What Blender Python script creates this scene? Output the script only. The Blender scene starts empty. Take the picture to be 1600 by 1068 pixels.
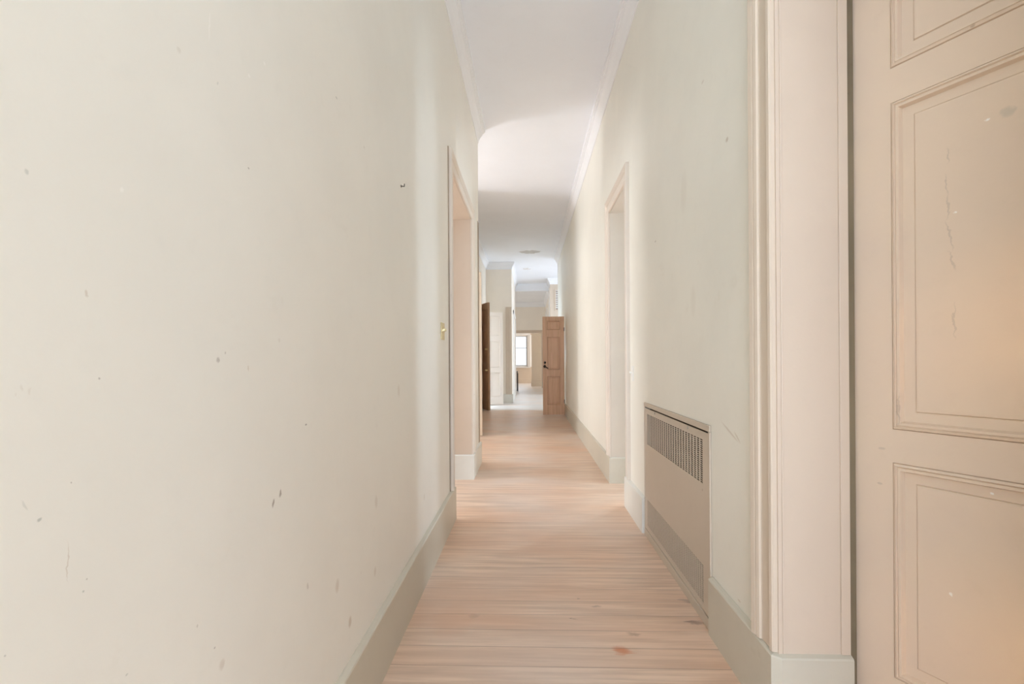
import bpy, bmesh, math, random
from mathutils import Vector, Matrix
random.seed(4)
S = bpy.context.scene
COL = S.collection

# ------------------------------------------------------------------ camera
cam_d = bpy.data.cameras.new('camera')
cam = bpy.data.objects.new('camera', cam_d); COL.objects.link(cam)
cam_d.sensor_width = 36.0
cam_d.lens = 750.0 / 1600.0 * 36.0
cam_d.shift_y = 28.0 / 1600.0
cam_d.clip_start = 0.02; cam_d.clip_end = 200
cam.location = (0, 0, 1.2)
cam.rotation_mode = 'QUATERNION'
_yaw = math.atan(25.5 / 750.0)
ROLL = -0.0065
_m = Matrix.Rotation(_yaw, 4, 'Z') @ Matrix.Rotation(math.radians(90), 4, 'X') @ Matrix.Rotation(ROLL, 4, 'Z')
cam.rotation_quaternion = _m.to_quaternion()
S.camera = cam

# ------------------------------------------------------------------ view and world
S.view_settings.view_transform = 'Standard'
S.view_settings.look = 'None'
S.view_settings.exposure = 0.0
S.view_settings.gamma = 1.0
S.view_settings.use_curve_mapping = False
S.cycles.use_denoising = True
S.cycles.max_bounces = 16
S.cycles.diffuse_bounces = 12
S.cycles.glossy_bounces = 4
S.cycles.sample_clamp_indirect = 6
w = bpy.data.worlds.new('world'); S.world = w; w.use_nodes = True
w.node_tree.nodes['Background'].inputs[0].default_value = (0.86, 0.92, 1.0, 1)
w.node_tree.nodes['Background'].inputs[1].default_value = 1.0

def area(name, loc, direction, sx, sy, power, color=(1, 1, 1)):
    d = bpy.data.lights.new(name, 'AREA'); d.shape = 'RECTANGLE'
    d.size = sx; d.size_y = sy; d.energy = power; d.color = color
    o = bpy.data.objects.new(name, d); COL.objects.link(o)
    o.location = loc
    o.rotation_euler = Vector(direction).to_track_quat('-Z', 'Y').to_euler()
    return o
COOL = (0.74, 0.91, 1.10); DAY = (0.80, 0.935, 1.12); SOFT = (0.96, 0.94, 0.90); MILD = (0.90, 0.93, 0.99); WARM = (1.0, 0.60, 0.25)
# daylight and added fills at windows (openings are cut in the outer walls)
area('fill_hall_behind', (-0.8, -4.5, 1.5), (0, 1, 0.35), 3.2, 2.2, 301.5, DAY)  # soft fill behind the camera, added at an unseen window
area('daylight_near_right_room', (4.5, 0.9, 1.6), (-1, 0, 0.1), 2.2, 2.2, 35.0, DAY)
area('low_sun_outside_near_right_room', (1.62, -8.0, 3.35), (-.04, 1, -.23), 0.45, 0.45, 430.0, WARM)
area('daylight_right_room', (4.5, 4.05, 1.6), (-1, 0, 0), 0.35, 2.2, 78.0, COOL)
area('daylight_right_room_far_window', (4.5, 7.9, 1.6), (-1, -1, 0), 0.32, 2.2, 120.0, COOL)
area('daylight_left_room', (-4.5, 4.0, 1.6), (1, 0, 0), 1.6, 2.2, 114.1, MILD)
area('daylight_cross_hall', (-4.5, 6.95, 1.5), (1, 0, 0.08), 0.85, 2.2, 99.9, MILD)
area('fill_far_left_room', (-4.5, 12.3, 1.6), (1, 0, 0.15), 1.4, 2.2, 202.9, COOL)  # unseen source, added to whiten the far floor
area('daylight_far_right_hall', (4.5, 14.5, 1.6), (-1, 0, 0.2), 2.2, 2.2, 114.2, DAY)
area('fill_lobby', (-4.5, 19.0, 1.6), (1, 0, 0.15), 1.8, 2.2, 45.0, SOFT)  # unseen window light, added to lift the dark far end
area('fill_end_room_side', (4.5, 23.2, 1.6), (-1, 0, 0.1), 1.8, 2.0, 147.2, SOFT)  # fill light added to brighten the end room
area('daylight_end_window', (-0.55, 24.95, 1.65), (0, -1, 0), 1.05, 1.6, 15.0, COOL)

# ------------------------------------------------------------------ materials
def mat(name, col, rough=0.5, spec=0.5, metallic=0.0):
    m = bpy.data.materials.new(name); m.use_nodes = True
    b = m.node_tree.nodes['Principled BSDF']
    b.inputs['Base Color'].default_value = (*col, 1)
    b.inputs['Roughness'].default_value = rough
    b.inputs['Specular IOR Level'].default_value = spec
    b.inputs['Metallic'].default_value = metallic
    return m

class NB:
    """small node builder"""
    def __init__(s, m):
        s.m = m; s.t = m.node_tree; s.n = s.t.nodes; s.l = s.t.links
        s.b = s.n['Principled BSDF']
    def pos(s):
        g = s.n.new('ShaderNodeNewGeometry'); return g.outputs['Position']
    def sep(s, v):
        x = s.n.new('ShaderNodeSeparateXYZ'); s.l.new(v, x.inputs[0]); return x.outputs
    def comb(s, x, y, z):
        c = s.n.new('ShaderNodeCombineXYZ')
        for i, v in enumerate((x, y, z)): s.put(c.inputs[i], v)
        return c.outputs[0]
    def put(s, inp, v):
        if isinstance(v, (int, float)): inp.default_value = v
        elif isinstance(v, tuple): inp.default_value = v
        else: s.l.new(v, inp)
    def math(s, op, a, b=0.0, c=0.0, clamp=False):
        k = s.n.new('ShaderNodeMath'); k.operation = op; k.use_clamp = clamp
        s.put(k.inputs[0], a); s.put(k.inputs[1], b); s.put(k.inputs[2], c)
        return k.outputs[0]
    def noise(s, vec, scale, detail=4, rough=0.55, dist=0.0):
        k = s.n.new('ShaderNodeTexNoise'); s.put(k.inputs['Vector'], vec)
        k.inputs['Scale'].default_value = scale; k.inputs['Detail'].default_value = detail
        k.inputs['Roughness'].default_value = rough; k.inputs['Distortion'].default_value = dist
        return k.outputs['Fac']
    def ramp(s, f, stops):
        k = s.n.new('ShaderNodeValToRGB'); s.l.new(f, k.inputs[0])
        e = k.color_ramp.elements
        while len(e) < len(stops): e.new(0.5)
        for q, (p, c) in zip(e, stops):
            q.position = p; q.color = (*c, 1) if len(c) == 3 else c
        return k.outputs[0]
    def smooth(s, f, a, b):
        k = s.n.new('ShaderNodeMapRange'); k.interpolation_type = 'SMOOTHSTEP'
        s.put(k.inputs['Value'], f); k.inputs['From Min'].default_value = a; k.inputs['From Max'].default_value = b
        return k.outputs[0]
    def mix(s, f, a, b, mode='MIX'):
        k = s.n.new('ShaderNodeMix'); k.data_type = 'RGBA'; k.blend_type = mode
        s.put(k.inputs['Factor'], f)
        A = [i for i in k.inputs if i.name == 'A' and i.type == 'RGBA'][0]
        B = [i for i in k.inputs if i.name == 'B' and i.type == 'RGBA'][0]
        for i, v in ((A, a), (B, b)):
            if isinstance(v, tuple) and len(v) == 3: v = (*v, 1)
            s.put(i, v)
        return [o for o in k.outputs if o.type == 'RGBA'][0]
    def bump(s, h, strength, dist=0.01):
        k = s.n.new('ShaderNodeBump'); k.inputs['Strength'].default_value = strength
        k.inputs['Distance'].default_value = dist
        s.l.new(h, k.inputs['Height']); s.l.new(k.outputs[0], s.b.inputs['Normal'])
    def blob(s, u, v, cu, cv, ru, rv, ang, soft=0.5):
        """soft ellipse mask in wall coordinates"""
        ca, sa = math.cos(ang), math.sin(ang)
        du = s.math('SUBTRACT', u, cu); dv = s.math('SUBTRACT', v, cv)
        a = s.math('ADD', s.math('MULTIPLY', du, ca / ru), s.math('MULTIPLY', dv, sa / ru))
        b = s.math('ADD', s.math('MULTIPLY', du, -sa / rv), s.math('MULTIPLY', dv, ca / rv))
        r = s.math('ADD', s.math('MULTIPLY', a, a), s.math('MULTIPLY', b, b))
        return s.smooth(r, 1.0, soft * soft)

def painted(name, col, rough=0.5, var=0.06, stain=0.0, marks=(), axes='yz', bump=0.08, spec=0.4, tint=None, speck=0.0, stain_scale=3.0):
    m = mat(name, col, rough, spec); N = NB(m); p = N.pos()
    n1 = N.noise(p, 0.9, 5, 0.6); n2 = N.noise(p, 14, 5, 0.6)
    dark = tuple(c * (1 - var) for c in col); light = tuple(min(1, c * (1 + var * 0.5)) for c in col)
    if tint: dark = tint
    c = N.mix(N.smooth(n1, 0.35, 0.65), dark, light)
    c = N.mix(N.math('MULTIPLY', N.smooth(n2, 0.55, 0.8), 0.18), c, tuple(x * 0.86 for x in col))
    if stain:
        ns = N.noise(p, stain_scale, 6, 0.7, 0.6)
        c = N.mix(N.math('MULTIPLY', N.smooth(ns, 0.62, 0.74), stain), c, tuple(x * y for x, y in zip(col, (0.62, 0.55, 0.46))))
    if speck:
        vo = N.n.new('ShaderNodeTexVoronoi'); vo.inputs['Scale'].default_value = 7.0; N.l.new(p, vo.inputs['Vector'])
        ms = N.math('MULTIPLY', N.smooth(vo.outputs['Distance'], 0.05, 0.02), N.smooth(N.noise(p, 5.3, 2), 0.5, 0.6))
        c = N.mix(N.math('MULTIPLY', ms, speck), c, tuple(x * y for x, y in zip(col, (0.45, 0.38, 0.3))))
    if marks:
        o = N.sep(p); U = {'x': o[0], 'y': o[1], 'z': o[2]}; u, v = U[axes[0]], U[axes[1]]
        # roughen the marks' outlines
        wob = N.noise(p, 60, 3)
        u = N.math('ADD', u, N.math('MULTIPLY', N.math('SUBTRACT', wob, 0.5), 0.012))
        for (cu, cv, ru, rv, ang, s_, cc) in marks:
            c = N.mix(N.math('MULTIPLY', N.blob(u, v, cu, cv, ru, rv, ang, 0.1), s_), c, cc)
    N.l.new(c, N.b.inputs['Base Color'])
    N.l.new(N.math('ADD', rough - 0.08, N.math('MULTIPLY', n1, 0.16)), N.b.inputs['Roughness'])
    N.bump(N.math('ADD', N.noise(p, 45, 4), N.math('MULTIPLY', N.noise(p, 3, 2), 1.5)), bump, 0.01)
    return m

def on_plane(px, py, axis, c):
    """place on the plane axis=c (0: x, 2: z) seen at a point of the 1600x1068 photograph"""
    d = _m.to_3x3() @ Vector(((px - 800) / 750.0, -(py - 562) / 750.0, -1))
    o = Vector((0, 0, 1.2)); t = (c - o[axis]) / d[axis]; return o + d * t
def LW(px, py, X=-0.575):
    p = on_plane(px, py, 0, X); return (p.y, p.z)
DK = (0.22, 0.19, 0.16); BR = (0.45, 0.35, 0.25); GR = (0.40, 0.42, 0.38); WH = (0.92, 0.90, 0.85)
_marks = []
def mk(px, py, wpx, hpx, ang, s_, cc):
    Y, Z = LW(px, py); k = Y / 750.0
    stretch = abs(px - 825.5) / 750.0
    _marks.append((round(Y, 4), round(Z, 4), wpx * k / max(stretch, 0.1) * 0.5, hpx * k * 0.5, ang, s_, cc))
mk(427, 786, 4, 17, -0.25, .75, DK); mk(438, 770, 4, 16, -0.25, .75, DK)
mk(341, 562, 6, 12, -.3, .45, DK); mk(352, 551, 3, 6, 0, .35, DK); mk(388, 575, 2.5, 12, 0.1, .35, BR)
mk(61, 812, 11, 8, 0, .7, GR); mk(37, 790, 5, 26, .5, .3, GR); mk(106, 877, 3, 78, 0, .4, BR); mk(131, 923, 5, 5, 0, .7, GR)
mk(547, 971, 6, 22, -.15, .5, BR); mk(527, 915, 7, 28, -.1, .32, BR); mk(347, 1038, 12, 22, -.3, .3, BR)
mk(41, 268, 9, 12, .3, .45, GR); mk(135, 458, 7, 16, .2, .4, BR); mk(327, 40, 3, 62, -.1, .55, WH)
mk(413, 99, 4, 7, 0, .7, WH); mk(389, 118, 3, 7, 0, .7, WH); mk(190, 296, 9, 12, 0, .5, WH)
mk(526, 153, 4, 4, 0, .6, GR); mk(389, 263, 3, 4, 0, .6, DK); mk(478, 663, 4, 4, 0, .7, DK)
mk(34, 606, 8, 14, .4, .15, BR); mk(47, 611, 6, 16, -.3, .15, BR); mk(26, 616, 5, 8, 0, .12, BR); mk(340, 130, 3, 8, 0, .3, GR); mk(335, 1012, 4, 4, 0, .6, DK)
mk(155, 591, 4, 5, 0, .5, DK); mk(110, 754, 5, 4, 0, .5, DK); mk(623, 610, 4, 24, .1, .25, BR)
mk(588, 784, 5, 26, .1, .25, BR); mk(586, 892, 4, 20, 0, .3, BR); mk(481, 915, 4, 14, .3, .3, DK); mk(200, 1052, 6, 5, 0, .5, GR)
mk(8, 1024, 6, 5, 0, .5, GR); mk(134, 905, 4, 4, 0, .4, DK); mk(663, 776, 2, 14, -.3, .3, BR); mk(308, 978, 3, 8, 0, .3, DK)
CREAM = (0.83, 0.812, 0.748)
M = {}
M['wall_left'] = painted('left_wall_paint', CREAM, 0.42, 0.035, 0.08, _marks, 'yz', 0.05, 0.45, speck=.25)
def RW(px, py): return LW(px, py, 0.80)
_marks = []
def mkr(px, py, wpx, hpx, ang, s_, cc):
    Y, Z = RW(px, py); k = Y / 750.0; st = abs(px - 825.5) / 750.0
    _marks.append((round(Y, 4), round(Z, 4), wpx * k / st * .5, hpx * k * .5, ang, s_, cc))
mkr(1136, 218, 5, 10, 0, .55, BR); mkr(1140, 674, 34, 5, .35, .35, BR); mkr(1152, 683, 14, 5, .6, .35, BR); mkr(1098, 128, 5, 6, 0, .3, BR)
mkr(1024, 377, 3, 3, 0, .5, DK); mkr(1155, 938, 6, 4, 0, .4, BR); mkr(1068, 300, 12, 80, .1, .10, BR); mkr(1083, 470, 10, 60, 0, .10, BR)
M['wall_right'] = painted('right_wall_paint', (0.835, 0.82, 0.74), 0.40, 0.04, 0.10, _marks, 'yz', 0.05, 0.45, speck=.2)
M['cream'] = painted('cream_wall_paint', (0.87, 0.81, 0.72), 0.5, 0.03, 0.05)
M['room'] = painted('side_room_paint', (0.86, 0.85, 0.82), 0.6, 0.03)
M['ceiling'] = painted('ceiling_paint', (0.86, 0.89, 0.94), 0.7, 0.02, 0.03, bump=.04)
M['cornice'] = painted('cornice_paint', (0.86, 0.87, 0.89), 0.55, 0.02, bump=.02)
M['pink'] = painted('pinkish_trim_paint', (0.66, 0.56, 0.45), 0.36, 0.05, 0.16, bump=.04, speck=.7)
M['reveal'] = painted('reveal_paint', (0.64, 0.535, 0.43), 0.36, 0.05, 0.12, bump=.04, speck=.7)
M['reveal_grey'] = painted('greyish_reveal_paint', (0.60, 0.535, 0.45), 0.4, 0.04, 0.08, bump=.04)
M['trim_cream'] = painted('creamy_trim_paint', (0.72, 0.645, 0.56), 0.4, 0.05, 0.12, bump=.04, speck=.4)
M['shadow_line'] = painted('shadow_line_paint', (0.36, 0.29, 0.22), 0.8, 0.2)  # dark tone painted as thin shadow lines
_marks = []
def mkd(px, py, wpx, hpx, ang, s_, cc):
    """mark on the foreground door leaf, stored as world x and z"""
    a = math.radians(27.8); u = Vector((math.sin(a), -math.cos(a), 0)); n = Vector((u.y, -u.x, 0)); o = Vector((1.0465, 1.592, 0))
    d = _m.to_3x3() @ Vector(((px - 800) / 750.0, -(py - 562) / 750.0, -1)); t = o.dot(n) / d.dot(n); p = d * t
    _marks.append((p.x, 1.2 + p.z, wpx * t / 750 * .5 * .6, hpx * t / 750 * .5, ang, s_, cc))
for q in ((1487, 240, 30, 0), (1486, 285, 40, .05), (1489, 320, 50, .0), (1491, 365, 60, .06), (1494, 405, 40, 0.1), (1499, 500, 70, 0)): mkd(q[0], q[1], 3, q[2], q[3], .35, (.36, .30, .24))
mkd(1583, 170, 18, 22, 0, .35, (.36, .36, .30)); mkd(1550, 183, 5, 5, 0, .9, (.9, .88, .84)); mkd(1500, 329, 4, 4, 0, .9, (.9, .88, .84))
mkd(1561, 774, 6, 5, 0, .9, (.9, .88, .84)); mkd(1401, 640, 4, 60, 0, .5, (.42, .34, .27)); mkd(1377, 700, 10, 5, .5, .4, (.42, .34, .27)); mkd(1376, 755, 5, 5, 0, .5, (.42, .34, .27)); mkd(1493, 932, 6, 8, 0, .9, (.9, .87, .80))
M['door'] = painted('beige_door_paint', (0.70, 0.57, 0.44), 0.34, 0.07, 0.14, _marks, 'xz', bump=.05, speck=.5, tint=(0.67, 0.55, 0.45))
M['skirt'] = painted('grey_green_skirting_paint', (0.59, 0.55, 0.455), 0.38, 0.06, 0.25, bump=.05, speck=.5)
M['skirt_lit'] = painted('lit_skirting_paint', (0.74, 0.735, 0.68), 0.38, 0.05, 0.25, bump=.05, speck=.5)  # lighter copy of the skirting paint, bright light put into its colour
M['conv'] = painted('beige_enamel', (0.57, 0.49, 0.395), 0.38, 0.05, 0.22, bump=.03, speck=.5)
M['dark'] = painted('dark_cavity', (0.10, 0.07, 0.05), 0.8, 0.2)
M['grime_shade'] = painted('grimy_shaded_rebate', (0.20, 0.16, 0.10), 0.8, 0.3, .5, stain_scale=25)
M['white_door'] = painted('white_door_paint', (0.86, 0.79, 0.73), 0.4, 0.03, .05)
M['wfar'] = painted('white_frame_paint', (0.85, 0.84, 0.82), 0.4, 0.02)
M['brass'] = mat('aged_brass', (0.66, 0.57, 0.34), 0.35, .5, .8)
M['bronze'] = mat('dark_bronze', (0.06, 0.045, 0.035), 0.35, .5, .7)
M['plastic'] = mat('white_plastic', (0.86, 0.85, 0.80), 0.3)
M['steel'] = mat('dull_steel', (0.35, 0.31, 0.26), 0.4, .5, .8)
M['black'] = mat('black_enamel', (0.03, 0.03, 0.032), 0.4)

def wood_door(name, a, b):
    m = mat(name, a, 0.38, .45); N = NB(m); p = N.pos(); o = N.sep(p)
    v = N.comb(N.math('MULTIPLY', o[0], 22), N.math('MULTIPLY', o[1], 22), N.math('MULTIPLY', o[2], 1.3))
    g = N.noise(v, 1.6, 6, .6, .4)
    c = N.mix(N.smooth(g, .35, .7), a, b)
    N.l.new(c, N.b.inputs['Base Color']); N.bump(g, .06)
    return m
M['pine'] = wood_door('varnished_pine', (0.66, 0.42, 0.265), (0.56, 0.34, 0.20))
M['brown'] = wood_door('brown_varnished_wood', (0.44, 0.27, 0.165), (0.34, 0.20, 0.115))

def floor_mat(name, base, alt, knot, W, haze, rough=.25, edge=.85):
    m = mat(name, base, rough, .7); N = NB(m); p = N.pos(); o = N.sep(p)
    yb = N.math('ADD', N.math('MULTIPLY', o[1], 1.0 / W), 0.31)
    idx = N.math('FLOOR', yb); fr = N.math('FRACT', yb)
    wn = N.n.new('ShaderNodeTexWhiteNoise'); wn.noise_dimensions = '1D'; N.l.new(idx, wn.inputs['W'])
    off = N.math('MULTIPLY', wn.outputs['Value'], 37.0)
    vec = N.comb(N.math('ADD', N.math('MULTIPLY', o[0], 1.1), off), N.math('MULTIPLY', o[1], 20.0), off)
    g = N.noise(vec, 1.4, 4, .55, .2)
    vec2 = N.comb(N.math('ADD', N.math('MULTIPLY', o[0], 4.0), off), N.math('MULTIPLY', o[1], 60.0), off)
    g2 = N.noise(vec2, 1.0, 2, .5)
    c = N.mix(N.smooth(g, .34, .66), base, alt)
    c = N.mix(N.math('MULTIPLY', N.smooth(g2, .42, .72), .5), c, tuple(x * .8 for x in alt))
    c = N.mix(N.math('MULTIPLY', N.smooth(wn.outputs['Value'], .55, 1.0), .30), c, tuple(x * y for x, y in zip(alt, (1.02, .93, .86))))
    # grime and knots
    kn = N.noise(N.comb(N.math('MULTIPLY', o[0], 1.2), N.math('MULTIPLY', o[1], 3.4), 3.1), 1.0, 2, .5)
    c = N.mix(N.math('MULTIPLY', N.smooth(kn, .50, .80), .35), c, knot)
    # worn, bleached areas of the finish
    hz = N.noise(p, .8, 2, .5, .4)
    c = N.mix(N.math('MULTIPLY', N.smooth(hz, .42, .68), haze), c, (0.70, 0.60, 0.53))
    # red scuff and dark stains near the camera, worn into the finish
    wx = N.math('ADD', o[0], N.math('MULTIPLY', N.math('SUBTRACT', N.noise(vec2, .9, 3), .5), .09)); wy = N.math('ADD', o[1], N.math('MULTIPLY', N.math('SUBTRACT', N.noise(p, 22, 3), .5), .05))
    for (cx, cy, rx, ry, s_, cc) in FLOOR_MARKS:
        c = N.mix(N.math('MULTIPLY', N.math('MULTIPLY', N.blob(wx, wy, cx, cy, rx, ry, 0, .1), s_), N.math('ADD', g2, .35)), c, cc)
    or_ = N.noise(N.comb(N.math('MULTIPLY', o[0], 1.2), N.math('MULTIPLY', o[1], 2.2), 7.7), 1.0, 2, .5)
    c = N.mix(N.math('MULTIPLY', N.smooth(or_, .40, .8), .5), c, tuple(x * y for x, y in zip(alt, (1.12, .90, .74))))
    gap = N.math('MINIMUM', fr, N.math('SUBTRACT', 1.0, fr))
    gn = N.noise(N.comb(N.math('ADD', N.math('MULTIPLY', o[0], 1.3), off), idx, 0.0), 1.5, 3)
    gm = N.math('MULTIPLY', N.smooth(gap, .022, .006), N.math('MULTIPLY', N.smooth(gn, .15, .75), edge))
    c = N.mix(gm, c, (0.23, 0.13, 0.09))
    N.l.new(c, N.b.inputs['Base Color'])
    rr = N.math('ADD', rough + .045, N.math('MULTIPLY', N.noise(p, 3, 3, .5), .16))
    N.l.new(rr, N.b.inputs['Roughness'])
    h = N.math('ADD', N.math('MULTIPLY', g2, .25), N.math('ADD', N.math('MULTIPLY', N.smooth(gap, .0, .03), 1.0), N.math('MULTIPLY', N.noise(N.comb(N.math('MULTIPLY', o[0], 2), N.math('MULTIPLY', o[1], 9), 0.), 1., 2), 2.0)))
    N.bump(h, .22, .004)
    return m
def FP(px, py):
    p = on_plane(px, py, 2, 0.0); return (p.x, p.y)
FLOOR_MARKS = []
def fm(px, py, wpx, hpx, s_, cc):
    X, Y = FP(px, py); FLOOR_MARKS.append((X, Y, wpx * Y / 1500, abs(FP(px, py - hpx / 2)[1] - Y), s_, cc))
fm(972, 1015, 34, 20, 1.0, (0.58, 0.22, 0.10)); fm(990, 990, 26, 8, .8, (0.25, 0.17, 0.13)); fm(1080, 938, 46, 8, .6, (0.22, 0.17, 0.15))
fm(1085, 972, 36, 9, .8, (0.18, 0.13, 0.11)); fm(740, 962, 22, 9, .5, (0.28, 0.22, 0.19)); fm(705, 970, 80, 60, .35, (0.66, 0.36, 0.20))
fm(935, 947, 20, 4, .6, (0.25, .18, .14)); fm(899, 935, 4, 3, .9, (0.1, .08, .07)); fm(899, 966, 4, 3, .9, (0.1, .08, .07))
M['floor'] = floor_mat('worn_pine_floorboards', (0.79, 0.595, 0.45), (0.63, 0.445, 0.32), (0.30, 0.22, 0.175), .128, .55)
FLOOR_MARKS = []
M['floor_pale'] = floor_mat('pale_floorboards', (0.76, 0.73, 0.70), (0.70, 0.66, 0.62), (0.6, 0.55, 0.5), .128, .2, .3, .2)  # paler greyish boards for the far floor

# ------------------------------------------------------------------ helpers
def new_mesh(name, bm, m, parent=None, smooth=False, bevel=0.0):
    me = bpy.data.meshes.new(name); bm.normal_update()
    bmesh.ops.recalc_face_normals(bm, faces=bm.faces)
    bm.to_mesh(me); bm.free()
    if smooth:
        for f in me.polygons: f.use_smooth = True
    o = bpy.data.objects.new(name, me); COL.objects.link(o)
    if m is not None:
        for mm in (m if isinstance(m, (list, tuple)) else [m]): me.materials.append(mm)
    if parent is not None: o.parent = parent
    if bevel:
        b = o.modifiers.new('bevel', 'BEVEL'); b.width = bevel; b.segments = 2; b.limit_method = 'ANGLE'
    return o
def box(bm, x0, x1, y0, y1, z0, z1):
    r = bmesh.ops.create_cube(bm, size=1)
    for v in r['verts']:
        v.co = Vector((x0 if v.co.x < 0 else x1, y0 if v.co.y < 0 else y1, z0 if v.co.z < 0 else z1))
    return r['verts']
def cyl(bm, a, b, r0, r1=None, seg=20):
    a, b = Vector(a), Vector(b); r1 = r0 if r1 is None else r1
    r = bmesh.ops.create_cone(bm, cap_ends=True, segments=seg, radius1=r0, radius2=r1, depth=(b - a).length)
    q = (b - a).to_track_quat('Z', 'Y').to_matrix().to_4x4()
    bmesh.ops.transform(bm, matrix=Matrix.Translation((a + b) / 2) @ q, verts=r['verts'])
def struct(o, label=None, cat=None):
    o['kind'] = 'structure'
    if label: o['label'] = label
    if cat: o['category'] = cat
    return o
def tag(o, label, cat, group=None):
    o['label'] = label; o['category'] = cat
    if group: o['group'] = group
    return o
def empty(name, loc, rz=0.0):
    o = bpy.data.objects.new(name, None); COL.objects.link(o); o.location = loc; o.rotation_euler = (0, 0, rz)
    o.empty_display_size = .1
    return o

def wall(name, axis, c0, c1, u0, u1, z1, openings, m, label=None, z0=0.0):
    """slab wall. axis 'y': runs along y, thickness c0..c1 in x. axis 'x': runs along x. openings (ua,ub,za,zb)."""
    us = sorted({u0, u1, *[v for o in openings for v in o[:2]]})
    zs = sorted({z0, z1, *[v for o in openings for v in o[2:4]]})
    us = [u for u in us if u0 <= u <= u1]; zs = [z for z in zs if z0 <= z <= z1]
    def filled(i, j):
        if i < 0 or j < 0 or i >= len(us) - 1 or j >= len(zs) - 1: return False
        uc, zc = (us[i] + us[i + 1]) / 2, (zs[j] + zs[j + 1]) / 2
        return not any(a < uc < b and c < zc < d for a, b, c, d in openings)
    bm = bmesh.new(); V = {}
    def vert(i, j, c):
        k = (i, j, c)
        if k not in V:
            t = c0 if c == 0 else c1
            V[k] = bm.verts.new((t, us[i], zs[j]) if axis == 'y' else (us[i], t, zs[j]))
        return V[k]
    for i in range(len(us) - 1):
        for j in range(len(zs) - 1):
            if not filled(i, j): continue
            for c in (0, 1):
                bm.faces.new([vert(i, j, c), vert(i + 1, j, c), vert(i + 1, j + 1, c), vert(i, j + 1, c)])
            for (di, dj, p, q) in ((-1, 0, (i, j), (i, j + 1)), (1, 0, (i + 1, j), (i + 1, j + 1)), (0, -1, (i, j), (i + 1, j)), (0, 1, (i, j + 1), (i + 1, j + 1))):
                if not filled(i + di, j + dj):
                    bm.faces.new([vert(*p, 0), vert(*q, 0), vert(*q, 1), vert(*p, 1)])
    return struct(new_mesh(name, bm, m), label, 'wall' if label else None)

def sweep(path, prof, up, closed_prof=True, flip=1):
    """mitred sweep. path: 3-D points; prof: list (a, b) with a along the in-plane side vector, b along `up`."""
    up = Vector(up); P = [Vector(p) for p in path]; n = len(P); bm = bmesh.new(); rings = []
    for i in range(n):
        d1 = (P[i] - P[i - 1]).normalized() if i else None
        d2 = (P[i + 1] - P[i]).normalized() if i < n - 1 else None
        if d1 is None: s = d2.cross(up) * flip
        elif d2 is None: s = d1.cross(up) * flip
        else:
            s1 = d1.cross(up) * flip; s2 = d2.cross(up) * flip
            s = (s1 + s2); s = s / (1 + s1.dot(s2)) if (1 + s1.dot(s2)) > 1e-4 else s1
        rings.append([bm.verts.new(P[i] + s * a + up * b) for a, b in prof])
    k = len(prof)
    for i in range(n - 1):
        for j in range(k if closed_prof else k - 1):
            bm.faces.new([rings[i][j], rings[i][(j + 1) % k], rings[i + 1][(j + 1) % k], rings[i + 1][j]])
    if closed_prof:
        bm.faces.new(rings[0]); bm.faces.new(list(reversed(rings[-1])))
    return bm

# baseboard: flat tall board with a small weathered top bead; profile (out, height)
SK = [(0, 0), (.023, 0), (.023, .238), (.020, .243), (.004, .250), (0, .250)]
def skirting(name, pts, m=None, flip=1, label=None):
    bm = sweep([(x, y, 0.0) for x, y in pts], SK, (0, 0, 1), True, flip)
    return struct(new_mesh(name, bm, m or M['skirt'], bevel=0.0), label, 'baseboard' if label else None)
CO = [(0, 3.735), (.012, 3.735), (.016, 3.75), (.010, 3.757), (.022, 3.775), (.045, 3.815), (.075, 3.845), (.080, 3.865), (.098, 3.868), (.100, 3.885), (.118, 3.888), (.122, 3.93), (0, 3.93)]
CO = [(a * .66, b) for a, b in CO]
def cornice(name, pts, flip=1, dz=0.0):
    bm = sweep([(x, y, dz) for x, y in pts], CO, (0, 0, 1), True, flip)
    return struct(new_mesh(name, bm, M['cornice']))
# architrave profile: (a outward from the opening edge, b out of the wall)
AR = [(0, 0), (0, .012), (.004, .017), (.016, .019), (.020, .013), (.030, .012), (.068, .014), (.074, .016), (.078, .022), (.090, .026), (.098, .022), (.102, .026), (.120, .030), (.126, .024), (.127, 0)]
AR2 = [(a, b) for a, b in AR]
def architrave(name, axis, c, u0, u1, ztop, normal, m, z0=0.25):
    """around an opening u0..u1 on the plane axis=c"""
    if axis == 'y': path = [(c, u0, z0), (c, u0, ztop), (c, u1, ztop), (c, u1, z0)]
    else: path = [(u0, c, z0), (u0, c, ztop), (u1, c, ztop), (u1, c, z0)]
    up = Vector(normal)
    d = (Vector(path[1]) - Vector(path[0])).normalized(); s = d.cross(up)
    want = Vector((0, -1, 0)) if axis == 'y' else Vector((-1, 0, 0))
    flip = 1 if s.dot(want) > 0 else -1
    return struct(new_mesh(name, sweep(path, AR, normal, True, flip), m))

XL, XR, TH, CE = -0.575, 0.80, 0.236, 3.93
# ------------------------------------------------------------------ floor, ceiling
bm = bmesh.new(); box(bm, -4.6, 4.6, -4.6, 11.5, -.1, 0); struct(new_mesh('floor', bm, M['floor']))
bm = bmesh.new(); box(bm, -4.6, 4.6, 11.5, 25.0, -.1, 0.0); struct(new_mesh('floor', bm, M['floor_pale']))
bm = bmesh.new(); box(bm, -4.6, 4.6, -4.6, 17.2, CE, CE + .1); struct(new_mesh('ceiling', bm, M['ceiling']))
bm = bmesh.new(); box(bm, -4.6, 4.6, 17.2, 25.0, 3.66, 3.76); box(bm, -4.6, 4.6, 17.2, 17.4, 3.76, CE + .1)
struct(new_mesh('ceiling', bm, M['ceiling']))

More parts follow.
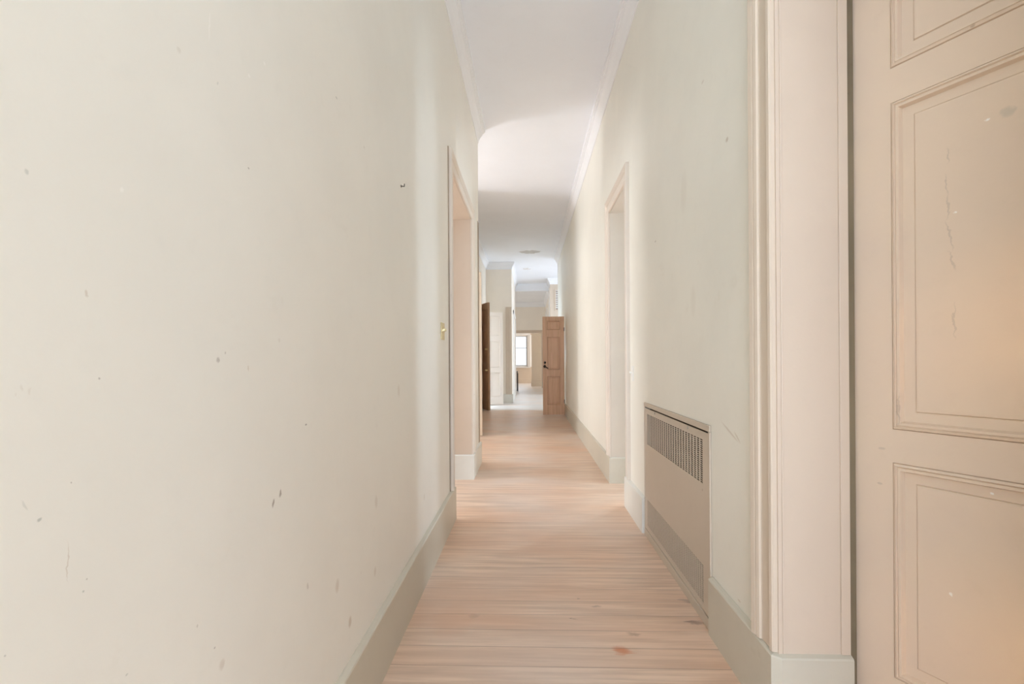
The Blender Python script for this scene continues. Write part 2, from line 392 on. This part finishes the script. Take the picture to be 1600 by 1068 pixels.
# ------------------------------------------------------------------ corridor walls
DH = 2.625
wall('wall_left', 'y', XL - TH, XL, -1.6, 5.60, CE, [(3.60, 4.83, -1, DH)], M['wall_left'])
wall('wall_right', 'y', XR, XR + TH, -1.6, 12.9, CE, [(.50, 1.58, -1, DH), (2.14, 3.32, -1, .905), (3.93, 4.70, -1, DH)], M['wall_right'])
# left beyond the cross hall
wall('wall_left', 'y', -1.42, -1.17, 7.62, 13.43, CE, [(11.80, 12.62, -1, 2.55)], M['cream'])
wall('wall_left', 'x', 13.43, 13.68, -1.42, -.455, CE, [], M['cream'])
wall('wall_left', 'y', -.70, -.455, 13.68, 17.2, CE, [], M['cream'])
# right beyond its end
wall('wall_right', 'x', 16.2, 16.4, .745, 4.6, CE, [(.90, 1.75, 2.85, 3.58)], M['pink'])
wall('wall_right', 'y', .745, .95, 16.4, 20.6, 3.70, [], M['cream'])
# end wall with doorway, then the end room
wall('wall_back', 'x', 20.6, 20.8, -4.6, 4.6, 3.7, [(-.62, .563, -1, 2.34)], M['cream'])
wall('wall_back', 'x', 21.7, 21.9, .15, .80, 3.7, [], M['reveal_grey'])
wall('wall_back', 'x', 24.7, 24.9, -4.6, 4.6, 3.7, [(-1.08, -.02, .84, 2.46)], M['reveal'])

# niche behind the convector
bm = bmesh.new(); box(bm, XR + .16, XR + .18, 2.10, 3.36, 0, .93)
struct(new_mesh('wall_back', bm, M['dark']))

# reveals: painted linings of the openings
def lining(name, xa, xb, u0, u1, zt, m, t=.006):
    bm = bmesh.new()
    box(bm, xa, xb, u1 - t, u1, 0, zt); box(bm, xa, xb, u0, u0 + t, 0, zt); box(bm, xa, xb, u0, u1, zt - t, zt)
    return struct(new_mesh(name, bm, m))
lining('trim_1', XR, XR + .227, .50, 1.58, DH, M['reveal'])
lining('trim_2', XR, XR + .36, 3.93, 4.70, DH, M['reveal_grey'])
wall('wall_right', 'y', XR + TH, XR + .36, 3.72, 5.2, CE, [(3.93, 4.70, -1, DH)], M['room'])  # unseen extra wall layer, added to narrow the light strip opposite
lining('trim_3', XL - TH, XL, 3.60, 4.83, DH, M['reveal'])
# corner beads on the foreground reveal (thin raised mouldings along both edges)
bm = bmesh.new(); box(bm, XR + .012, XR + .018, 1.570, 1.574, .25, DH - .01); box(bm, XR + .195, XR + .224, 1.568, 1.574, .25, DH - .01)
struct(new_mesh('trim_4', bm, M['reveal'], bevel=.0015))

architrave('trim_5', 'y', XR, .50, 1.58, DH, (-1, 0, 0), M['pink'], .25)
architrave('trim_6', 'y', XR, 3.93, 4.70, DH, (-1, 0, 0), M['trim_cream'], .25)
architrave('trim_7', 'y', XL, 3.60, 4.83, DH, (1, 0, 0), M['trim_cream'], .25)
architrave('trim_8', 'x', 20.6, -.62, .563, 2.34, (0, -1, 0), M['reveal'], .0)
# doorframe edges further down
bm = bmesh.new()
box(bm, -.625, -.46, 13.395, 13.43, .24, 2.68); box(bm, -.610, -.585, 13.38, 13.395, .24, 2.66); box(bm, -.53, -.50, 13.38, 13.395, .24, 2.66)
struct(new_mesh('trim_9', bm, M['pink'], bevel=.004))
bm = bmesh.new()
box(bm, -.457, -.43, 14.6, 14.72, .0, 2.72); box(bm, -.457, -.43, 16.9, 17.05, .0, 2.72); box(bm, -.457, -.43, 14.6, 17.05, 2.60, 2.72)
struct(new_mesh('trim_10', bm, M['wfar'], bevel=.004))
bm = bmesh.new()
box(bm, .715, .747, 16.38, 16.55, 0, 3.62); box(bm, .72, .747, 18.6, 18.75, 0, 3.2); box(bm, .72, .747, 19.9, 20.05, 0, 3.2)
struct(new_mesh('trim_11', bm, M['wfar'], bevel=.004))
# dark strip painting the thin shadow line at the left wall's end
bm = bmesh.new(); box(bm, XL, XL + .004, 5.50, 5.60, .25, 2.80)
struct(new_mesh('shadow_strip_wall_end', bm, M['shadow_line']))
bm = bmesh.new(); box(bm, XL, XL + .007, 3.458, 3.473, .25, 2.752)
struct(new_mesh('shadow_strip_architrave', bm, M['shadow_line']))  # dark strip standing in for the architrave's shaded outer edge

# baseboards, wrapping into the reveals
e = .0
skirting('baseboard_left', [(XL, -1.6), (XL, 3.60), (XL - TH, 3.60)], M['skirt'], 1)
skirting('baseboard_left', [(XL - TH, 4.83), (XL, 4.83), (XL, 5.60), (XL - TH, 5.60)], M['skirt_lit'], 1)
skirting('baseboard_left', [(-1.17, 7.62), (-1.17, 11.80)], M['skirt'], 1)
skirting('baseboard_left', [(-1.17, 12.62), (-1.17, 13.43), (-.455, 13.43), (-.455, 17.2)], M['skirt_lit'], 1)
skirting('baseboard_right', [(XR + .227, 1.580), (XR + .010, 1.580), (XR, 1.588), (XR, 2.12)], M['skirt'], -1)
skirting('baseboard_right', [(XR, -1.6), (XR, .50), (XR + TH, .50)], M['skirt'], -1)
skirting('baseboard_right', [(XR, 3.34), (XR, 3.93), (XR + .36, 3.93)], M['skirt_lit'], -1)
skirting('baseboard_right', [(XR + .36, 4.694), (XR, 4.694), (XR, 12.9), (XR + TH, 12.9)], M['skirt'], -1)
skirting('baseboard_back', [(.563, 20.6), (.745, 20.6)], M['skirt'], 1)
skirting('baseboard_back', [(.15, 21.9), (.15, 21.7), (.80, 21.7)], M['reveal_grey'], 1)
skirting('baseboard_back', [(-3, 24.7), (3, 24.7)], M['reveal'], 1)
# cornices
cornice('trim_17', [(XL, -1.6), (XL, 5.60), (XL - TH, 5.60)], 1)
cornice('trim_18', [(-1.6, 7.62), (-1.17, 7.62), (-1.17, 13.43), (-.455, 13.43), (-.455, 17.2)], 1)
cornice('trim_19', [(XR, -1.6), (XR, 12.9), (XR + TH, 12.9)], -1)
cornice('trim_20', [(2.5, 16.2), (.745, 16.2), (.745, 17.2)], -1)
cornice('trim_21', [(-.9, 20.6), (.745, 20.6)], 1, -.27)
cornice('trim_22', [(.745, 17.4), (.745, 20.6)], -1, -.27)

# ------------------------------------------------------------------ rooms around the corridor (light comes from their windows, some added as fill)
R = M['room']
wall('wall_side', 'x', -4.8, -4.6, -4.8, 1.04, CE, [(-2.4, .8, .45, 3.05)], R)
wall('wall_side', 'y', -4.8, -4.6, -4.6, 25, CE, [(3.2, 4.8, .6, 2.8), (6.5, 7.4, .6, 2.9), (11.6, 13.0, .6, 2.8), (18.1, 19.9, .6, 2.8)], R)
wall('wall_side', 'y', 4.6, 4.8, -4.6, 25, CE, [(-.2, 2.0, .6, 2.8), (3.87, 4.23, .6, 2.8), (7.72, 8.08, .6, 2.8), (13.4, 15.6, .7, 2.9), (22.3, 24.1, .6, 2.7)], R)
wall('wall_side', 'x', -1.6, -1.4, -4.6, XL - TH, CE, [], R)
wall('wall_side', 'x', -1.8, -1.6, XR + TH, 4.6, CE, [(1.30, 2.1, .3, 1.50), (1.30, 2.1, 1.80, 2.08)], R)
wall('wall_side', 'y', 1.04, 1.2, -10, -1.8, CE, [], R)  # unseen wall run outdoors, added to block the low sun from the corridor
wall('wall_side', 'x', 5.38, 5.60, -4.6, XL - TH, CE, [], R)
wall('wall_side', 'x', 7.62, 7.84, -4.6, -1.42, CE, [], R)
wall('wall_side', 'x', 10.6, 10.8, -4.6, -1.42, CE, [], R)
wall('wall_side', 'x', 13.70, 13.9, -4.6, -.70, CE, [], R)
wall('wall_side', 'x', 3.50, 3.72, XR + TH, 4.6, CE, [], R)
wall('wall_side', 'x', 12.68, 12.9, XR + TH, 4.6, CE, [], R)

# ------------------------------------------------------------------ doors
def panel_door(name, W, H, T, panels, m, loc, ang, label, frame=.10, bead=.026, depth=.010, beadm=None, hinge_side=1):
    """leaf in local coords: x 0..W from the hinge, y 0 (front) .. T, z 0..H; panels: (x0,x1,z0,z1)."""
    root = empty(name, loc, ang)
    struct(root, label, 'door')
    # the leaf as a grid wall with blind recesses
    us = sorted({0, W, *[v for p in panels for v in p[:2]]}); zs = sorted({0, H, *[v for p in panels for v in p[2:]]})
    bm = bmesh.new()
    for i in range(len(us) - 1):
        for j in range(len(zs) - 1):
            uc, zc = (us[i] + us[i + 1]) / 2, (zs[j] + zs[j + 1]) / 2
            ins = any(a < uc < b and c < zc < d for a, b, c, d in panels)
            if not ins: box(bm, us[i], us[i + 1], 0, T, zs[j], zs[j + 1])
    bmesh.ops.remove_doubles(bm, verts=bm.verts, dist=1e-5)
    # drop interior faces shared by two cells
    seen = {}
    for f in list(bm.faces):
        k = tuple(sorted(v.index for v in f.verts)) if False else tuple(sorted(tuple(round(c, 5) for c in v.co) for v in f.verts))
        seen.setdefault(k, []).append(f)
    dead = [f for fs in seen.values() if len(fs) > 1 for f in fs]
    if dead: bmesh.ops.delete(bm, geom=dead, context='FACES')
    new_mesh('leaf', bm, m, root)
    for (a, b, c, d) in panels:
        # panel: flat margin then raised field, both faces
        bm = bmesh.new()
        for front in (1, -1):
            y0 = 0 if front == 1 else T
            def ring(ins, dy):
                y = y0 + front * dy
                return [bm.verts.new((a + ins, y, c + ins)), bm.verts.new((b - ins, y, c + ins)), bm.verts.new((b - ins, y, d - ins)), bm.verts.new((a + ins, y, d - ins))]
            k = bead
            k = bead / .026; steps = [(0, .0), (.001 * k, .004), (.003 * k, -.003), (.009 * k, -.006), (.012 * k, -.001), (.014 * k, -.004), (.021 * k, -.004), (.026 * k, depth), (.054 * k, depth), (.056 * k, depth + .002), (.058 * k, depth - .003), (.063 * k, depth - .0035)]
            rs = [ring(i_, d_) for i_, d_ in steps]
            for r0, r1 in zip(rs, rs[1:]):
                for q in range(4): bm.faces.new([r0[q], r0[(q + 1) % 4], r1[(q + 1) % 4], r1[q]])
            bm.faces.new(rs[-1])
        new_mesh('panel', bm, m, root)
    return root

# 1: foreground door, hinged at the far jamb, standing half open into the near right room
A1 = math.radians(27.8)
d1 = panel_door('door_1', .98, 2.60, .042, [(.115, .865, .222, .873), (.115, .865, .973, 1.958), (.115, .865, 2.062, 2.485)], M['door'],
                (XR + TH + .0105, 1.592, .010), 0, 'tall beige panelled door standing ajar in the near right doorway')
d1.rotation_euler = (0, 0, -math.radians(90) + A1)
for z in (.30, 1.35, 2.35):
    bm = bmesh.new(); cyl(bm, (-.004, .004, z - .045), (-.004, .004, z + .045), .005, seg=12); cyl(bm, (-.004, .004, z + .045), (-.004, .004, z + .052), .0065, .003, 12)
    new_mesh('hinge', bm, M['grime_shade'], d1, True)
# dark rebate strip, the hinge gap's shadow put into its colour
bm = bmesh.new(); box(bm, XR + .227, XR + TH + .0115, 1.577, 1.64, 0, DH); struct(new_mesh('rebate_shade_strip', bm, M['grime_shade']))

# 2: orange pine leaf standing out from the right wall
d2 = panel_door('door_2', .465, 2.115, .04, [(.095, .37, .22, .83), (.095, .37, .97, 1.68), (.095, .37, 1.83, 2.02)], M['pine'],
                (.775, 10.36, .012), math.pi, 'narrow orange pine door leaf with bronze lever standing open across the corridor', bead=.018, depth=.014)
# local x runs towards the corridor centre; visible face is local y=T, so mount the handle there
d2.location = (.775, 10.40, .012)
for nm, za, zb in (('hinge', .25, .33), ('hinge', 1.8, 1.88)):
    bm = bmesh.new(); cyl(bm, (.004, .046, za), (.004, .046, zb), .008, seg=12); new_mesh(nm, bm, M['bronze'], d2, True)
bm = bmesh.new(); cyl(bm, (.418, .04, 1.125), (.418, .056, 1.125), .027, .021); new_mesh('lock_rose', bm, M['bronze'], d2, True)
bm = bmesh.new(); cyl(bm, (.425, .04, 1.045), (.425, .053, 1.045), .030, .026); cyl(bm, (.425, .05, 1.045), (.425, .09, 1.045), .012)
cyl(bm, (.43, .088, 1.05), (.35, .092, 1.0), .014, .009); new_mesh('door_handle', bm, M['bronze'], d2, True)

# 3: pink painted leaf standing out from the left wall
d3 = panel_door('door_3', .435, 2.58, .045, [(.09, .345, .22, .85), (.09, .345, 1.0, 1.95), (.09, .345, 2.08, 2.48)], M['pink'],
                (-1.17, 7.56, .01), 0, 'pinkish painted door leaf seen as a narrow strip past the left wall end', bead=.018)
# 4: brown leaf, folded back towards the camera on the left
d4 = panel_door('door_4', .47, 2.555, .05, [(.09, .38, .22, .95), (.09, .38, 1.1, 1.9), (.09, .38, 2.03, 2.4)], M['brown'],
                (-1.165, 11.75, .01), -math.pi / 2 + math.radians(27), 'brown varnished door leaf seen almost edge-on along the left side', bead=.018)
for z in (.95, 1.45):
    bm = bmesh.new(); cyl(bm, (.425, 0, z), (.425, -.02, z), .022, .018); bmesh.ops.create_uvsphere(bm, u_segments=12, v_segments=8, radius=.024, matrix=Matrix.Translation((.425, -.04, z)))
    new_mesh('door_knob', bm, M['brass'], d4, True)
# 5: white leaf at the left in front of the cream return wall
d5 = panel_door('door_5', .435, 2.46, .04, [(.07, .365, .20, .86), (.07, .365, .98, 1.70), (.07, .365, 1.83, 2.36)], M['white_door'],
                (-1.085, 12.70, .012), math.radians(20), 'white three-panel door leaf in front of the cream wall at the corridor end', bead=.020, depth=.014)

# ------------------------------------------------------------------ convector in the right wall
cv = empty('convector', (XR, 2.73, 0))
tag(cv, 'beige metal convector cover with two grilles set into the right wall', 'convector')
def loc_box(bm, x0, x1, y0, y1, z0, z1): box(bm, x0, x1, y0 - 2.73, y1 - 2.73, z0, z1)
CX = -.006
def plate_with_holes():
    us = [2.14, 2.222, 3.255, 3.32]; zs = [.068, .083, .256, .628, .832, .868]
    bm = bmesh.new()
    for i in range(3):
        for j in range(5):
            if i == 1 and j in (1, 3): continue
            loc_box(bm, CX, CX + .004, us[i], us[i + 1], zs[j], zs[j + 1])
    return bm
new_mesh('cover_panel', plate_with_holes(), M['conv'], cv)
bm = bmesh.new(); loc_box(bm, CX - .004, -.0005, 2.135, 3.325, .877, .905); new_mesh('top_cap', bm, M['conv'], cv, bevel=.002)
bm = bmesh.new(); loc_box(bm, CX - .006, -.0005, 2.14, 3.32, .0, .048); loc_box(bm, CX - .001, -.0005, 2.14, 3.32, .050, .070); new_mesh('base_strip', bm, M['conv'], cv, bevel=.002)
for ya, yb in ((2.135, 2.150), (3.308, 3.325)):
    bm = bmesh.new(); loc_box(bm, CX - .003, -.0005, ya, yb, .0, .876); new_mesh('side_edge', bm, M['conv'], cv, bevel=.001)
def grille(y0, y1, z0, z1, nc, nr, bc, br, name, depth):
    bm = bmesh.new()
    for i in range(nc + 1):
        y = y0 + (y1 - y0) * i / nc; loc_box(bm, CX + .0005, CX + .0035, y - bc / 2, y + bc / 2, z0, z1)
    for j in range(nr + 1):
        z = z0 + (z1 - z0) * j / nr; loc_box(bm, CX + .0008, CX + .0032, y0, y1, z - br / 2, z + br / 2)
    return new_mesh(name, bm, M['conv'], cv)
grille(2.222, 3.255, .628, .832, 24, 21, .008, .0036, 'upper_grille', 0)
grille(2.222, 3.255, .083, .256, 36, 20, .0075, .0042, 'lower_grille', 0)
bm = bmesh.new(); box(bm, XR + .03, XR + .05, 2.145, 3.315, .60, .86); struct(new_mesh('cavity_liner_upper', bm, M['dark']))  # dark liner of the convector cavity, behind the upper grille
bm = bmesh.new(); box(bm, XR + .012, XR + .02, 2.145, 3.315, .06, .28); struct(new_mesh('cavity_liner_lower', bm, painted('dark_liner', (.13, .10, .075), .8, .2)))  # dark brown liner of the convector cavity, behind the lower grille
for y in (2.42, 3.05):
    bm = bmesh.new(); cyl(bm, (CX, y - 2.73, .858), (CX - .004, y - 2.73, .858), .006, .005, 14); loc_box(bm, CX - .005, CX - .003, y - .001, y + .001, .849, .867)
    new_mesh('screw', bm, M['steel'], cv)

# ------------------------------------------------------------------ small wall fittings
def switch(name, loc, sx, label, pm, tm, ny, w_, h_):
    r = empty(name, loc); tag(r, label, 'light switch')
    bm = bmesh.new(); box(bm, 0, sx * .006, -w_ / 2, w_ / 2, -h_ / 2, h_ / 2); new_mesh('cover_plate', bm, pm, r, bevel=.0025)
    for y in ny:
        bm = bmesh.new(); vs = box(bm, sx * .004, sx * .024, y - .004, y + .004, -.004, .012)
        for v in vs:
            if abs(v.co.x) > .02: v.co.z += .006
        new_mesh('toggle', bm, tm, r, bevel=.001)
        for dz in (-.03, .03):
            bm = bmesh.new(); cyl(bm, (sx * .005, y, dz), (sx * .0075, y, dz), .0035, seg=12); new_mesh('screw', bm, tm, r)
    return r
switch('light_switch', (XL, 3.20, 1.395), 1, 'small brass switch plate on the left wall beside the doorway', M['brass'], M['brass'], (-.022, .022), .115, .115)
switch('light_switch', (XR, 3.715, 1.09), -1, 'white switch plate on the right wall between the doorway and convector', M['plastic'], M['plastic'], (0,), .072, .116)
r = empty('wall_hook', (XL, 2.17, 1.995)); tag(r, 'tiny dark metal hook high on the bare left wall', 'hook')
bm = bmesh.new(); cyl(bm, (0, 0, 0), (.016, 0, -.002), .0022, seg=10); cyl(bm, (.016, 0, -.002), (.016, -.001, .010), .0022, seg=10); new_mesh('hook_arm', bm, M['bronze'], r)
bm = bmesh.new(); cyl(bm, (-.001, 0, 0), (.002, 0, 0), .006, seg=14); new_mesh('hook_plate', bm, M['bronze'], r)

# ceiling patches: irregular lumps of loose plaster
def patch(loc, rx, ry, label, seed):
    random.seed(seed); bm = bmesh.new(); n = 26; top = []; low = []
    for i in range(n):
        a = i / n * math.tau; k = .72 + .5 * random.random()
        top.append(bm.verts.new((rx * k * math.cos(a), ry * k * math.sin(a), 0)))
        low.append(bm.verts.new((rx * k * .8 * math.cos(a), ry * k * .8 * math.sin(a), -.012 - .010 * random.random())))
    for i in range(n): bm.faces.new([top[i], top[(i + 1) % n], low[(i + 1) % n], low[i]])
    c = bm.verts.new((0, 0, -.008))
    for i in range(n): bm.faces.new([low[i], low[(i + 1) % n], c])
    o = new_mesh('plaster_patch', bm, M['patch'], None, False); o.location = loc
    tag(o, label, 'ceiling patch'); return o
M['patch'] = painted('greyish_loose_plaster', (0.72, 0.71, 0.70), .8, .2, .3, stain_scale=20)
patch((.07, 12.15, CE), .26, .16, 'larger rough grey plaster patch on the corridor ceiling', 3)
patch((-.03, 14.4, CE), .13, .12, 'smaller faint plaster patch on the ceiling farther down the corridor', 8)

# louvred vent panel above the far right pier
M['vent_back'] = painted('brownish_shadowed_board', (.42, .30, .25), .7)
lv = empty('louvred_vent', (1.325, 16.2, 2.85)); tag(lv, 'pale louvred vent high in the pinkish wall behind the orange door', 'vent')
bm = bmesh.new()
for (a, b, c, d) in ((-.425, -.385, 0, .73), (.385, .425, 0, .73), (-.385, .385, 0, .04), (-.385, .385, .69, .73)): box(bm, a, b, -.02, .04, c, d)
new_mesh('vent_frame', bm, M['pink'], lv, bevel=.003)
for k in range(9):
    bm = bmesh.new(); z = .075 + k * .072; vs = box(bm, -.385, .385, -.012, .030, z, z + .012)
    for v in vs:
        if v.co.y > 0: v.co.z += .045
    new_mesh('louvre', bm, M['wfar'], lv)
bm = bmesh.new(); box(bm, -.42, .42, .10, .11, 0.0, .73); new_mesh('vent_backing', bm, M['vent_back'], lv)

# dark upright panel in the distance
dp = empty('folded_table', (-.40, 17.9, 0)); tag(dp, 'thin dark folded table leaning upright near the far doorway', 'table')
bm = bmesh.new(); box(bm, -.035, -.005, -.15, .45, .05, .78); new_mesh('tabletop', bm, M['black'], dp, bevel=.004)
for y in (-.12, .42):
    bm = bmesh.new(); cyl(bm, (0, y, 0), (0, y, .70), .010); new_mesh('leg', bm, M['black'], dp)

# ------------------------------------------------------------------ end-room window
wn = empty('window_1', (-.55, 24.7, .84)); struct(wn, 'tall white sash window glowing in the end room', 'window')
hw, hh = .53, 1.62
bm = bmesh.new()
for (a, b, c, d) in ((-hw, -hw + .05, 0, hh), (hw - .05, hw, 0, hh), (-hw, hw, 0, .06), (-hw, hw, hh - .05, hh)): box(bm, a, b, .06, .12, c, d)
new_mesh('window_frame', bm, M['wfar'], wn, bevel=.004)
for (z0, z1, y) in ((.05, .99, .07), (.96, hh - .04, .10)):
    bm = bmesh.new()
    for (a, b, c, d) in ((-hw + .05, -hw + .10, z0, z1), (hw - .10, hw - .05, z0, z1), (-hw + .10, hw - .10, z0, z0 + .05), (-hw + .10, hw - .10, z1 - .04, z1)): box(bm, a, b, y, y + .03, c, d)
    s = new_mesh('sash', bm, M['sash'] if 'sash' in M else M.setdefault('sash', painted('grey_sash_paint', (.50, .51, .52), .4)), wn)
    gm = M.get('glass')
    if gm is None:
        gm = mat('window_glass', (1, 1, 1), 0.02); gb = gm.node_tree.nodes['Principled BSDF']; gb.inputs['Transmission Weight'].default_value = 1; gb.inputs['IOR'].default_value = 1.05; M['glass'] = gm
    bm = bmesh.new(); box(bm, -hw + .10, hw - .10, y + .012, y + .016, z0 + .05, z1 - .04); new_mesh('pane', bm, gm, s)
bm = bmesh.new(); box(bm, -hw - .12, hw + .12, -.06, .06, -.05, 0); new_mesh('window_sill', bm, M['wfar'], wn, bevel=.006)
bm = bmesh.new()
box(bm, -hw - .13, -hw, -.03, 0, 0, hh + .13); box(bm, hw, hw + .26, -.03, 0, 0, hh + .02); box(bm, -hw - .13, hw + .13, -.03, 0, hh, hh + .13); box(bm, hw + .09, hw + .12, -.045, -.03, 0, hh)
new_mesh('window_casing', bm, M['wfar'], wn, bevel=.004)
